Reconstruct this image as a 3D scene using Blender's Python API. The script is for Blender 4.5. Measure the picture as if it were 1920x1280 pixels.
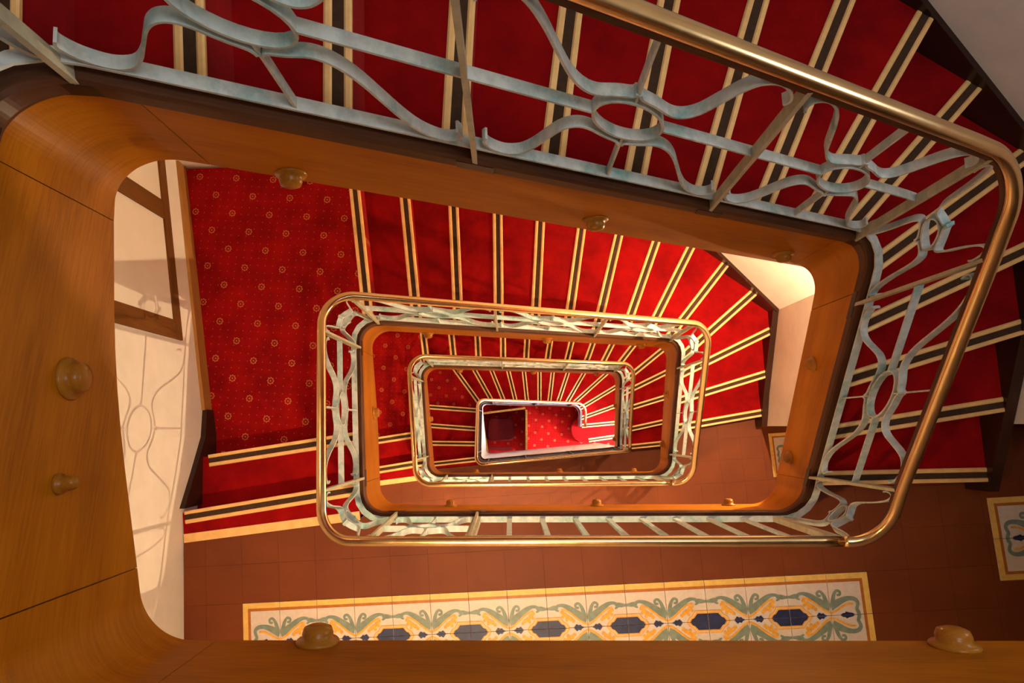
import bpy, bmesh, math, random
from mathutils import Vector, Matrix
random.seed(7)
SC = bpy.context.scene
for o in list(bpy.data.objects): bpy.data.objects.remove(o)

# ------------------------------------------------------------------ camera, world, light, exposure
CZ = 12.85                                   # height of the lens over the ground floor
cam = bpy.data.cameras.new('camera'); camo = bpy.data.objects.new('camera', cam)
SC.collection.objects.link(camo); SC.camera = camo
R3 = Matrix(((0.99715102, 0.01024294, 0.07473240), (0.0, 0.99073737, -0.13579199), (-0.07543109, 0.13540512, 0.98791478)))
camo.matrix_world = Matrix.Translation((0, 0, CZ)) @ R3.to_4x4()
cam.sensor_width = 36.0; cam.lens = 1300 * 36 / 1920
cam.shift_x = (960 - 857.58) / 1920; cam.shift_y = -(640 - 624.52) / 1920
cam.clip_start = 0.03; cam.clip_end = 60
SC.view_settings.view_transform = 'Standard'; SC.view_settings.look = 'None'
SC.view_settings.gamma = 1.0; SC.view_settings.exposure = 0.0
SC.view_settings.use_curve_mapping = False
w = bpy.data.worlds.new('world'); SC.world = w; w.use_nodes = True
w.node_tree.nodes['Background'].inputs[0].default_value = (0.55, 0.68, 0.9, 1)
w.node_tree.nodes['Background'].inputs[1].default_value = 0.15
LAMP_WALL = 42000.0      # emission of the stair wall lamps
LAMP_CEIL = 1700.0      # emission of the landing ceiling lamps
def area(name, loc, target, sx, sy, power, col):
    d = bpy.data.lights.new(name, 'AREA'); d.shape = 'RECTANGLE'; d.size = sx; d.size_y = sy; d.energy = power; d.color = col
    o = bpy.data.objects.new(name, d); SC.collection.objects.link(o); o.location = loc
    o.rotation_euler = (Vector(target) - Vector(loc)).to_track_quat('-Z', 'Y').to_euler(); return o
area('skylight', (1.1, 0.3, CZ + 2.05), (1.1, 0.3, 0), 1.5, 1.0, 46, (0.92, 0.95, 1.0))
area('entrance_daylight', (4.0, -0.5, 1.5), (1.0, 0.0, 0.4), 1.1, 2.0, 900, (1.0, 0.93, 0.98))

# ------------------------------------------------------------------ helpers
def V(x, y, D): return Vector((x, y, CZ - D))          # plan position and depth under the lens
COL = SC.collection
def link(o, parent=None):
    COL.objects.link(o)
    if parent is not None: o.parent = parent
    return o
def obj(name, me, mat=None, parent=None):
    o = bpy.data.objects.new(name, me)
    if mat is not None and len(me.materials) == 0: me.materials.append(mat)
    return link(o, parent)
def empty(name, loc=(0, 0, 0)):
    o = bpy.data.objects.new(name, None); o.location = loc; o.empty_display_size = .1
    COL.objects.link(o); return o
def tag(o, label, cat, group=None):
    o['label'] = label; o['category'] = cat
    if group: o['group'] = group
    return o
def struct(o, label=None):
    o['kind'] = 'structure'
    if label: o['label'] = label
    return o
def mesh(verts, faces, uvs=None, smooth=False, name='mesh'):
    me = bpy.data.meshes.new(name); me.from_pydata([tuple(v) for v in verts], [], faces)
    if uvs is not None:
        l = me.uv_layers.new(name='UVMap')
        for lp in me.loops: l.data[lp.index].uv = uvs[lp.vertex_index]
    bm = bmesh.new(); bm.from_mesh(me); bmesh.ops.recalc_face_normals(bm, faces=bm.faces); bm.to_mesh(me); bm.free()
    if smooth:
        for p in me.polygons: p.use_smooth = True
    me.update(); return me
def loft(rings, us=None, smooth=False, cap=True):
    """rings: list of closed point loops of equal length"""
    n = len(rings[0]); vs = []; uv = []; fs = []
    for i, r in enumerate(rings):
        acc = 0.0
        for j, p in enumerate(r):
            if j: acc += (Vector(p) - Vector(r[j-1])).length
            vs.append(p); uv.append((us[i] if us else i * .1, acc))
    for i in range(len(rings) - 1):
        for j in range(n):
            a = i*n+j; b = i*n+(j+1) % n; fs.append((a, b, b+n, a+n))
    if cap: fs.append(tuple(range(n))); fs.append(tuple(range((len(rings)-1)*n, len(rings)*n)))
    me = mesh(vs, fs, uv)
    if smooth:
        for p in me.polygons: p.use_smooth = len(p.vertices) == 4
    return me
def prism(poly, D0, D1):
    """vertical prism over plan polygon from depth D0 (top) to D1 (bottom)"""
    n = len(poly); vs = [V(x, y, D0) for x, y in poly] + [V(x, y, D1) for x, y in poly]
    fs = [tuple(range(n)), tuple(range(n, 2*n))] + [(i, (i+1) % n, n+(i+1) % n, n+i) for i in range(n)]
    return mesh(vs, fs, [(v[0], v[1]) for v in vs])
def join_meshes(mes, name='mesh'):
    vs = []; fs = []; uv = []; sm = []
    for me in mes:
        b = len(vs); vs += [v.co.copy() for v in me.vertices]
        u = [(0, 0)] * len(me.vertices)
        if me.uv_layers:
            for lp in me.loops: u[lp.vertex_index] = tuple(me.uv_layers[0].data[lp.index].uv)
        uv += u
        for p in me.polygons: fs.append(tuple(b + i for i in p.vertices)); sm.append(p.use_smooth)
        bpy.data.meshes.remove(me)
    me = mesh(vs, fs, uv)
    for p, s in zip(me.polygons, sm): p.use_smooth = s
    return me
def lathe(profile, seg=20, axis=Vector((0, 0, 1)), at=Vector((0, 0, 0))):
    q = Vector((0, 0, 1)).rotation_difference(axis.normalized()).to_matrix()
    rings = []
    for r, h in profile:
        rings.append([at + q @ Vector((max(r, 1e-4)*math.cos(2*math.pi*k/seg), max(r, 1e-4)*math.sin(2*math.pi*k/seg), h)) for k in range(seg)])
    return loft(rings, smooth=True)
def catmull(pts, k=6):
    out = []; P = [pts[0]] + list(pts) + [pts[-1]]
    for i in range(1, len(P) - 2):
        p0, p1, p2, p3 = P[i-1], P[i], P[i+1], P[i+2]
        for j in range(k):
            t = j / k
            out.append(tuple(.5*((2*p1[d]) + (-p0[d]+p2[d])*t + (2*p0[d]-5*p1[d]+4*p2[d]-p3[d])*t*t + (-p0[d]+3*p1[d]-3*p2[d]+p3[d])*t**3) for d in range(len(p1))))
    out.append(tuple(pts[-1])); return out

# ------------------------------------------------------------------ materials
class NT:
    def __init__(s, name):
        s.m = bpy.data.materials.new(name); s.m.use_nodes = True; s.t = s.m.node_tree
        s.b = s.t.nodes['Principled BSDF']
    def n(s, typ, **kw):
        nd = s.t.nodes.new(typ)
        for k, v in kw.items(): setattr(nd, k, v)
        return nd
    def l(s, a, b): s.t.links.new(a, b)
    def math(s, op, a, b=None, c=None):
        nd = s.n('ShaderNodeMath', operation=op)
        for i, v in enumerate((a, b, c)):
            if v is None: continue
            if isinstance(v, (int, float)): nd.inputs[i].default_value = v
            else: s.l(v, nd.inputs[i])
        return nd.outputs[0]
    def mix(s, f, a, b):
        nd = s.n('ShaderNodeMix', data_type='RGBA')
        for i, v in ((0, f), (6, a), (7, b)):
            if isinstance(v, tuple): nd.inputs[i].default_value = v + ((1,) if len(v) == 3 else ())
            elif isinstance(v, (int, float)): nd.inputs[i].default_value = v
            else: s.l(v, nd.inputs[i])
        return nd.outputs[2]
    def noise(s, scale, detail=4, rough=.6, vec=None, sc=(1, 1, 1)):
        nd = s.n('ShaderNodeTexNoise'); nd.inputs['Scale'].default_value = scale
        nd.inputs['Detail'].default_value = detail; nd.inputs['Roughness'].default_value = rough
        if vec is not None:
            mp = s.n('ShaderNodeMapping'); mp.inputs['Scale'].default_value = sc; s.l(vec, mp.inputs[0]); s.l(mp.outputs[0], nd.inputs[0])
        return nd.outputs[0]
    def ramp(s, f, stops):
        nd = s.n('ShaderNodeValToRGB'); s.l(f, nd.inputs[0]); r = nd.color_ramp
        while len(r.elements) < len(stops): r.elements.new(.5)
        for e, (p, c) in zip(r.elements, stops): e.position = p; e.color = tuple(c) + (1,) if len(c) == 3 else c
        return nd.outputs[0]
    def pos(s): return s.n('ShaderNodeNewGeometry').outputs['Position']
    def uv(s): return s.n('ShaderNodeTexCoord').outputs['UV']
    def bump(s, h, st=.2, dist=.01):
        nd = s.n('ShaderNodeBump'); nd.inputs['Strength'].default_value = st; nd.inputs['Distance'].default_value = dist
        s.l(h, nd.inputs['Height']); s.l(nd.outputs[0], s.b.inputs['Normal'])
    def set(s, color=None, rough=None, metal=None, **kw):
        for nm, v in (('Base Color', color), ('Roughness', rough), ('Metallic', metal)):
            if v is None: continue
            i = s.b.inputs[nm]
            if isinstance(v, tuple): i.default_value = v + (1,)
            elif isinstance(v, (int, float)): i.default_value = v
            else: s.l(v, i)
        for k, v in kw.items(): s.b.inputs[k.replace('_', ' ')].default_value = v
        return s.m

def m_carpet(name, dots):
    t = NT(name); p = t.pos()
    n1 = t.noise(5.0, 5, .65, p); n2 = t.noise(420, 2, .5, p)
    c = t.ramp(n1, [(.30, (.18, .0012, .002)), (.52, (.29, .0022, .003)), (.72, (.38, .004, .003))])
    c = t.mix(t.math('MULTIPLY', n2, .30), c, (.10, .001, .002))
    if dots:
        sep = t.n('ShaderNodeSeparateXYZ')
        mp = t.n('ShaderNodeMapping'); mp.inputs['Rotation'].default_value = (0, 0, math.radians(4)); t.l(p, mp.inputs[0]); t.l(mp.outputs[0], sep.inputs[0])
        def lattice(px, py, ox, oy):
            fx = t.math('SUBTRACT', t.math('FRACT', t.math('ADD', t.math('DIVIDE', sep.outputs[0], px), ox)), .5)
            fy = t.math('SUBTRACT', t.math('FRACT', t.math('ADD', t.math('DIVIDE', sep.outputs[1], py), oy)), .5)
            return t.math('MULTIPLY', fx, px), t.math('MULTIPLY', fy, py)
        tot = None
        for ox, oy in ((.1, .2), (.6, .7)):
            x, y = lattice(.24, .23, ox, oy)
            r = t.math('SQRT', t.math('ADD', t.math('MULTIPLY', x, x), t.math('MULTIPLY', y, y)))
            a = t.math('ARCTAN2', y, x)
            pet = t.math('MULTIPLY', t.math('ABSOLUTE', t.math('COSINE', t.math('MULTIPLY', a, 4))), .006)
            ring = t.math('LESS_THAN', t.math('ABSOLUTE', t.math('SUBTRACT', r, t.math('ADD', pet, .0135))), .0026)
            core = t.math('LESS_THAN', r, .0045)
            g = t.math('MAXIMUM', ring, core)
            tot = g if tot is None else t.math('MAXIMUM', tot, g)
        x, y = lattice(.048, .046, .3, .1)
        r = t.math('SQRT', t.math('ADD', t.math('MULTIPLY', x, x), t.math('MULTIPLY', y, y)))
        sp = t.math('MULTIPLY', t.math('LESS_THAN', r, .0034), .40)
        c = t.mix(sp, c, (.30, .17, .05)); c = t.mix(t.math('MULTIPLY', tot, .75), c, (.52, .20, .07))
    t.bump(n2, .35, .004)
    t.b.inputs['Sheen Weight'].default_value = .25; t.b.inputs['Sheen Tint'].default_value = (.9, .12, .1, 1); t.b.inputs['Sheen Roughness'].default_value = .5
    return t.set(c, .95, 0.0, Specular_IOR_Level=.08)
def m_wood(name, dark, mid, light, rough=.28, grain=1.0, coat=.35):
    t = NT(name); u = t.uv()
    g = t.noise(6, 6, .6, u, (1.6, 26, 1)); big = t.noise(2.2, 3, .55, u, (.7, 2.4, 1)); knot = t.noise(9, 2, .5, u, (1, 5, 1))
    f = t.math('ADD', t.math('MULTIPLY', g, .42), t.math('MULTIPLY', big, .58))
    c = t.ramp(f, [(.34, dark), (.5, mid), (.68, light)])
    k = t.ramp(knot, [(.74, (0, 0, 0)), (.80, (1, 1, 1))])
    c = t.mix(t.math('MULTIPLY', k, .5), c, tuple(x*.45 for x in dark))
    t.bump(g, .05*grain, .004)
    return t.set(c, rough, 0.0, Coat_Weight=coat, Coat_Roughness=.2, Specular_IOR_Level=.1)
def m_iron(name, base, spot, amount):
    t = NT(name); p = t.pos()
    n = t.noise(26, 4, .6, p); d = t.noise(9, 5, .65, p)
    c = t.ramp(n, [(.3, tuple(x*.72 for x in base)), (.6, base)])
    c = t.mix(t.math('MULTIPLY', t.ramp(t.noise(.9, 2, .5, p), [(.45, (0, 0, 0)), (.62, (1, 1, 1))]), .45), c, (spot[0]*1.6, spot[1]*1.5, spot[2]*1.6))
    c = t.mix(t.ramp(d, [(.60 - amount, (0, 0, 0)), (.74, (1, 1, 1))]), c, spot)
    t.bump(n, .12, .003)
    return t.set(c, .5, 0.0, Specular_IOR_Level=.4)
def m_flat(name, col, rough=.5, metal=0.0, var=.12, scale=30, bump=.0, **kw):
    t = NT(name); n = t.noise(scale, 4, .6, t.pos())
    c = t.ramp(n, [(.3, tuple(x*(1-var) for x in col)), (.7, tuple(min(1, x*(1+var)) for x in col))])
    if bump: t.bump(n, bump, .004)
    return t.set(c, rough, metal, **kw)
def m_brass(name, col, rough):
    t = NT(name); n = t.noise(14, 4, .6, t.pos(), (1, 1, 1))
    r = t.math('ADD', t.math('MULTIPLY', n, .14), rough - .07)
    return t.set(t.mix(n, tuple(x*.8 for x in col), col), r, 1.0)
def m_emit(name, col, st):
    t = NT(name); t.b.inputs['Emission Color'].default_value = col + (1,); t.b.inputs['Emission Strength'].default_value = st
    return t.set(col, .4)
M = dict(
    carpet=m_carpet('red_carpet', False), dotted=m_carpet('red_carpet_with_rosettes', True),
    wood=m_wood('honey_varnished_wood', (.24, .066, .0008), (.37, .112, .001), (.47, .158, .002), .5, 1.0, .03),
    cap=m_wood('dark_brown_wood', (.045, .016, .009), (.080, .029, .013), (.12, .045, .018), .45, 1.0, .04),
    base=m_wood('light_brown_skirting', (.30, .13, .03), (.40, .18, .045), (.48, .24, .07), .4),
    dark=m_wood('blackish_brown_wood', (.020, .008, .005), (.035, .013, .008), (.06, .022, .012), .45),
    timber=m_wood('aged_timber', (.085, .030, .006), (.14, .052, .011), (.20, .080, .018), .6, 2.0, 0),
    white=m_flat('white_painted_wood', (.74, .70, .68), .45, 0, .06, 12),
    brass=m_brass('polished_brass', (.80, .54, .25), .24), nosing=m_flat('satin_brass', (.92, .54, .20), .45, .18, .12, 20),
    rubber=m_flat('brown_rubber', (.060, .030, .016), .85, 0, .2, 60, Specular_IOR_Level=.1),
    iron=m_iron('patinated_iron', (.60, .635, .59), (.13, .33, .31), .08),
    post=m_iron('olive_iron', (.50, .46, .31), (.30, .31, .22), .06),
    darkiron=m_iron('dark_iron', (.10, .095, .11), (.05, .06, .06), .0),
    plaster=m_flat('cream_plaster', (.84, .77, .68), .85, 0, .05, 7, .25),
    pane=m_flat('frosted_pane', (.84, .77, .67), .35, 0, .04, 3),
    terra=None, slab=m_flat('mortar', (.10, .032, .015), .9, 0, .2, 40),
    t_base=m_flat('tile_cream', (.66, .56, .50), .5, 0, .07, 40), t_yel=m_flat('tile_yellow', (.76, .48, .12), .5, 0, .12, 30),
    t_brn=m_flat('tile_brown', (.42, .13, .015), .5, 0, .15, 30), t_grn=m_flat('tile_green', (.19, .25, .21), .5, 0, .2, 30),
    t_och=m_flat('tile_ochre', (.75, .36, .04), .5, 0, .18, 60), t_blu=m_flat('tile_blue', (.012, .02, .085), .5, 0, .5, 30),
    plug=m_wood('wood_plug', (.25, .080, .006), (.34, .12, .010), (.42, .165, .016), .3, 1.0, .15),
    cushion=m_flat('burgundy_upholstery', (.20, .008, .014), .9, 0, .2, 40), gilt=m_flat('gilt_trim', (.50, .26, .06), .4, .6, .5, 60),
    
)
def m_terra():
    t = NT('terracotta_tile'); p = t.pos(); n = t.noise(3, 5, .6, p); n2 = t.noise(60, 3, .5, p)
    oi = t.n('ShaderNodeObjectInfo')
    c = t.ramp(n, [(.3, (.145, .029, .005)), (.7, (.20, .044, .007))])
    c = t.mix(t.math('MULTIPLY', oi.outputs['Random'], .22), c, (.13, .030, .010))
    c = t.mix(t.math('MULTIPLY', n2, .15), c, (.11, .03, .012))
    return t.set(c, .6, 0.0, Specular_IOR_Level=.25)
M['terra'] = m_terra()

# ------------------------------------------------------------------ plan of the building (metres, from the lens axis; depths under the lens)
DF = 3.75; H = 2.975                                    # first landing below the lens, storey height
BL, BR, TR, TL = (Vector(p) for p in ((-.7984, -.4714), (1.4908, -.4455), (1.3771, .7133), (-.9255, .6566)))
ZB, ZTL, ZTR = 2.963, 3.30, 4.845                       # handrail depth at landing, left-back corner, right-back corner (turn 1)

class Path:
    """rounded polyline in plan with the depth of the handrail along it"""
    def __init__(s, pts, radii, depths, smooth=.16):
        s.P = [Vector(p) for p in pts]; s.pos = [s.P[0].copy()]; s.marks = []
        for i in range(1, len(s.P) - 1):
            a, b, c = s.P[i-1], s.P[i], s.P[i+1]; u = (a-b).normalized(); v = (c-b).normalized()
            ang = u.angle(v); r = radii[i-1]; tl = r / math.tan(ang/2)
            cen = b + (u+v).normalized() * (r / math.sin(ang/2))
            p0 = b + u*tl; p1 = b + v*tl
            s._line(s.pos[-1], p0); n = 20
            a0 = math.atan2(p0.y-cen.y, p0.x-cen.x); a1 = math.atan2(p1.y-cen.y, p1.x-cen.x)
            d = (a1-a0+math.pi) % (2*math.pi) - math.pi
            i0 = len(s.pos) - 1
            for k in range(1, n+1):
                t = a0 + d*k/n; s.pos.append(cen + Vector((math.cos(t), math.sin(t)))*r)
            s.marks.append((i0, len(s.pos)-1))
        s._line(s.pos[-1], s.P[-1])
        s.S = [0.0]
        for i in range(1, len(s.pos)): s.S.append(s.S[-1] + (s.pos[i]-s.pos[i-1]).length)
        s.L = s.S[-1]
        s.arcs = [(s.S[i], s.S[j]) for i, j in s.marks]
        ks = [0.0] + [(a+b)/2 for a, b in s.arcs] + [s.L]
        s.key = list(zip(ks, depths)); s.w = smooth
    def _line(s, a, b):
        n = max(1, int((b-a).length / .08))
        for k in range(1, n+1): s.pos.append(a + (b-a)*k/n)
    def interp(s, key, t):
        if t <= key[0][0]: return key[0][1]
        for (a, x), (b, y) in zip(key, key[1:]):
            if t <= b: return x + (y-x)*(t-a)/(b-a) if b > a else y
        return key[-1][1]
    def depth(s, t, key=None):
        key = key or s.key; n = 7
        return sum(s.interp(key, t + s.w*(2*k/(n-1)-1)) for k in range(n)) / n
    def at(s, t):
        t = min(max(t, 0), s.L)
        lo, hi = 0, len(s.S) - 2
        while lo < hi:
            m = (lo+hi+1)//2
            if s.S[m] <= t: lo = m
            else: hi = m-1
        f = (t-s.S[lo]) / max(1e-9, s.S[lo+1]-s.S[lo])
        return s.pos[lo].lerp(s.pos[lo+1], f), lo
    def frame(s, t):
        p, _ = s.at(t); e = .02
        d = s.at(min(t+e, s.L))[0] - s.at(max(t-e, 0))[0]; d.normalize()
        return p, d, Vector((d.y, -d.x))                # inward normal (the path runs clockwise seen from above)
    def samples(s, a, b):
        t = [a] + [x for x in s.S if a+.004 < x < b-.004] + [b]; return t
    def s_on(s, seg, dist):
        """arc position of the point on straight segment seg (0-based), dist metres from its first corner"""
        a = s.P[seg]; d = (s.P[seg+1]-a).normalized(); q = a + d*dist
        i0 = s.marks[seg-1][1] - 3 if seg > 0 else 0; i1 = s.marks[seg][0] + 3 if seg < len(s.marks) else len(s.pos)-1
        best = min(range(max(i0, 0), min(i1, len(s.pos)-1)), key=lambda i: (s._near(i, q)[1]))
        f = s._near(best, q)[0]; return s.S[best] + f*(s.S[best+1]-s.S[best])
    def _near(s, i, q):
        a, b = s.pos[i], s.pos[i+1]; d = b-a; f = max(0, min(1, (q-a).dot(d)/d.length_squared)); return f, (a+d*f-q).length

SP = BR + (BL-BR).normalized()*.17                      # where the plain part of the landing rail begins
def turn_path(k):
    h = (k-1)*H
    return Path([SP, BL, TL, TR, BR, SP], [.14]*4, [ZB+h, ZB+h, ZTL+h, ZTR+h, ZB+h+H, ZB+h+H])
PATH = [turn_path(0), turn_path(1)]
h2 = H
PATH.append(Path([SP, BL, TL, TR, (1.475, -.27)], [.14]*3, [ZB+h2, ZB+h2, ZTL+h2, ZTR+h2, ZB+h2+H-.02]))
D3 = DF + 2*H; DG = D3 + 18*.175                         # lowest landing, ground floor
PATH.append(Path([(1.50, -.275), (-.44, -.46), (-.44, .385), (1.215, .40), (1.235, .03)], [.09, .09, .15], [ZB+2*H, ZB+2*H+.02, ZB+2*H+.56, 11.35, 11.72], .12))
# section of the stringer under the handrail: cap top / cap bottom / board bottom, measured downwards from the rail
CAP0, CAP1 = .735, .80

# ------------------------------------------------------------------ walls and ceiling
def wall(name, pts, thick, D0, D1, mat, side=1):
    """pts: plan polyline of the visible face; thick goes to the right-hand side * side"""
    rings = []; P = [Vector(p) for p in pts]
    for i, p in enumerate(P):
        a = P[max(i-1, 0)]; b = P[min(i+1, len(P)-1)]; d = (b-a).normalized(); n = Vector((d.y, -d.x))*side
        q = p + n*thick
        rings.append([V(p.x, p.y, D0), V(q.x, q.y, D0), V(q.x, q.y, D1), V(p.x, p.y, D1)])
    return struct(obj(name, loft(rings), mat))
TOP = -2.1
WL = [(-1.70, -1.80), (-1.742, -1.088), (-1.783, -.495), (-1.79, -.25), (-1.80, -.05), (-1.825, .105), (-2.075, 1.68)]
wall('wall_left', WL, .25, TOP, DG, M['plaster'], -1)
wall('wall_back', [(-2.4, 1.66), (1.46, 1.66)], .25, TOP, DG, M['plaster'], -1)
wall('wall_corner', [(1.42, 1.66), (2.30, 1.005)], .25, TOP, DG, M['plaster'], -1)
wall('wall_right', [(2.30, 1.06), (2.33, .02)], .22, TOP, DG, M['plaster'], -1)
wall('wall_passage', [(2.33, .02), (4.45, .02)], .22, TOP, DG, M['plaster'], -1)
wall('wall_end', [(4.40, .2), (4.40, -1.9)], .22, TOP, DG, M['plaster'], -1)
wall('wall_front', [(4.6, -1.76), (-1.9, -1.76)], .25, TOP, DG, M['plaster'], -1)
# ceiling over the top floor with the opening of the roof light
cx0, cx1, cy0, cy1 = -2.4, 4.6, -1.95, 1.9
sk = (.35, 1.85, -.2, .8)
cm = [prism([(cx0, cy0), (cx1, cy0), (cx1, sk[2]), (cx0, sk[2])], TOP-.15, TOP), prism([(cx0, sk[3]), (cx1, sk[3]), (cx1, cy1), (cx0, cy1)], TOP-.15, TOP),
      prism([(cx0, sk[2]), (sk[0], sk[2]), (sk[0], sk[3]), (cx0, sk[3])], TOP-.15, TOP), prism([(sk[1], sk[2]), (cx1, sk[2]), (cx1, sk[3]), (sk[1], sk[3])], TOP-.15, TOP)]
struct(obj('ceiling', join_meshes(cm), M['plaster']))

# ------------------------------------------------------------------ steps
LW = [Vector(p) for p in WL]
RW = [Vector(p) for p in ((-2.2, 1.645), (1.46, 1.645), (2.285, 1.005), (2.31, -.35))]       # wall side of the flights
def seg_hit(A, d, p, q):
    e = q-p; den = d.x*e.y - d.y*e.x
    if abs(den) < 1e-9: return None
    w_ = p-A; t = (w_.x*e.y - w_.y*e.x)/den; u = (w_.x*d.y - w_.y*d.x)/den
    return t, u
def hit_poly(A, d, poly, ext=.3):
    """point where the line A+t*d (t>0 side first) meets the polyline: (position along polyline, point)"""
    best = None
    for i in range(len(poly)-1):
        h = seg_hit(A, d, poly[i], poly[i+1])
        if h and h[0] > -5e-2 and -1e-6 <= h[1] <= 1+1e-6:
            if best is None or h[0] < best[0]: best = (h[0], i + h[1], A + d*h[0])
    return best
def build_flight(name, label, turn, lines, depths, well, wallpoly, parent):
    """lines: front edges as (wall side point, well side point), going down. One step between every two lines."""
    ends = []
    for A, B in lines:
        A = Vector(A); B = Vector(B); mid = (A+B)/2; d = (B-A).normalized()
        hw = hit_poly(mid, d, well); ho = hit_poly(mid, -d, wallpoly)
        ends.append((hw, ho, d))
    return ends
def between(poly, a, b):
    """corner points of polyline strictly between parameters a and b"""
    lo, hi = min(a, b), max(a, b); r = [poly[i] for i in range(len(poly)) if lo+1e-4 < i < hi-1e-4]
    return r if a < b else r[::-1]
def step_obj(parent, poly, Dtop, Dbot, mat=None):
    return obj('step', prism([tuple(p) for p in poly], Dtop, Dbot), mat or M['carpet'], parent)
def nosing(step, W, O, d_down, Dtop, single=False, trim=0.0):
    """brass and rubber strips on the front edge between well end W and wall end O; d_down: plan direction of descent"""
    ax = (O-W).normalized(); W = W + ax*.012; O = O - ax*(.012 + trim)
    def strip(nm, a, b, h, mat):
        q = [W - d_down*a, O - d_down*a, O - d_down*b, W - d_down*b]
        if nm == 'brass_strip':
            rings = []
            for e in (W, O):
                rings.append([V(*(e-d_down*a), Dtop+.004), V(*(e-d_down*a), Dtop-h*.55), V(*(e-d_down*(a*.75+b*.25)), Dtop-h), V(*(e-d_down*(a*.25+b*.75)), Dtop-h), V(*(e-d_down*b), Dtop-h*.55), V(*(e-d_down*b), Dtop+.004)])
            me = loft(rings)
        else: me = prism([tuple(p) for p in q], Dtop-h, Dtop+.004)
        return obj(nm, me, mat, step)
    if single: strip('brass_strip', -.004, .045, .006, M['nosing']); return
    strip('brass_strip', -.008, .011, .007, M['nosing'])
    strip('rubber_strip', .011, .039, .004, M['rubber'])
    strip('brass_strip', .039, .060, .007, M['nosing'])
def flight(parent, lines, D0, R, Dend, wellpoly, wallpoly, over, last_down=None):
    """landing edge first; returns the ends. step i lies between line i-1 and line i at depth D0+i*R"""
    E = build_flight('', '', 0, lines, None, wellpoly, wallpoly, parent)
    for i in range(1, len(lines)):
        (w0, o0, d0), (w1, o1, d1) = E[i-1], E[i]
        poly = [w0[2]] + between(wellpoly, w0[1], w1[1]) + [w1[2]] + [o1[2]] + between(wallpoly, o1[1], o0[1]) + [o0[2]]
        # run a little under the step above
        D = D0 + i*R
        s = step_obj(parent, poly, D, (D+R+.03 if i > 1 else D+R) if i < len(lines)-1 else Dend)
        dn = Vector((-d1.y, d1.x)); mid0 = (w0[2]+o0[2])/2; mid1 = (w1[2]+o1[2])/2
        if dn.dot(mid1-mid0) < 0: dn = -dn
        nosing(s, w1[2], o1[2], dn, D)
    return E
def well_outer(off):
    """well quad moved outwards; polyline left-front, left-back, right-back, right-front"""
    cs = [BL, TL, TR, BR]; c = sum(cs, Vector((0, 0)))/4
    def edge(a, b):
        d = (b-a).normalized(); n = Vector((d.y, -d.x))
        if n.dot((a+b)/2 - c) < 0: n = -n
        return a+n*off, b+n*off
    ed = [edge(BL, TL), edge(TL, TR), edge(TR, BR), edge(BR, BL)]
    def x(e1, e2):
        h = seg_hit(e1[0], e1[1]-e1[0], e2[0], e2[1]); return e1[0] + (e1[1]-e1[0])*h[0]
    return [x(ed[3], ed[0]), x(ed[0], ed[1]), x(ed[1], ed[2]), x(ed[2], ed[3])]
WO = well_outer(.012)
CH = .080                                               # corners of the openings are rounded
def cham(c, a, b): return [c+(a-c).normalized()*CH, c+(b-c).normalized()*CH]
WO_TL = cham(WO[1], WO[0], WO[2]); WO_TR = cham(WO[2], WO[1], WO[3]); WO_BR = cham(WO[3], WO[2], WO[0])
WO_ext = [WO[0]+(WO[0]-WO[1]).normalized()*.3] + WO_TL + WO_TR + [WO[3]+(WO[3]-WO[2]).normalized()*.3]
def shift(lines, a):
    out = []
    for i, (A, B) in enumerate(lines):
        A = Vector(A); B = Vector(B); d = (B-A).normalized(); n = Vector((-d.y, d.x))
        nxt = lines[i+1] if i+1 < len(lines) else lines[i-1]; m = (Vector(nxt[0])+Vector(nxt[1]))/2 - (A+B)/2
        if i+1 == len(lines): m = -m
        if n.dot(m) < 0: n = -n
        out.append((A+n*a, B+n*a))
    return out
N1 = [((-.947, 1.419), (-.875, .832)), ((-.659, 1.411), (-.599, .831)), ((-.363, 1.405), (-.339, .838)), ((-.073, 1.399), (-.071, .847)),
      ((.225, 1.401), (.190, .862)), ((.529, 1.395), (.445, .860)), ((.823, 1.391), (.688, .868)), ((1.132, 1.383), (.942, .875)),
      ((1.432, 1.373), (1.171, .877)), ((1.787, 1.340), (1.417, .877)), ((2.076, 1.142), (1.680, .797)), ((2.245, .831), (1.726, .579)),
      ((2.254, .474), (1.666, .296)), ((2.267, .138), (1.693, .037))]
N1 = shift(N1, .026)
N0 = [((-.96, 1.419), (-.903, .676)), ((-.685, 1.411), (-.627, .709)), ((-.377, 1.405), (-.361, .699)), ((-.075, 1.30), (-.108, .693)),
      ((.21, 1.181), (.146, .709)), ((.524, 1.296), (.409, .772)), ((.856, 1.395), (.677, .829)), ((1.218, 1.492), (.958, .898)),
      ((1.554, 1.467), (1.231, .934)), ((1.816, 1.284), (1.578, 1.021)), ((2.103, 1.07), (1.472, .618)), ((2.187, .719), (1.501, .403)),
      ((2.244, .412), (1.452, .171)), ((2.254, .08), (1.495, -.045)), ((2.258, -.247), (1.561, -.266))]
N2 = list(N1[:13]) + [((2.267, .115), (1.60, -.03)), ((2.26, -.20), (1.64, -.265))]
N2[10] = ((2.10, 1.09), (1.63, .715))
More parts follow.
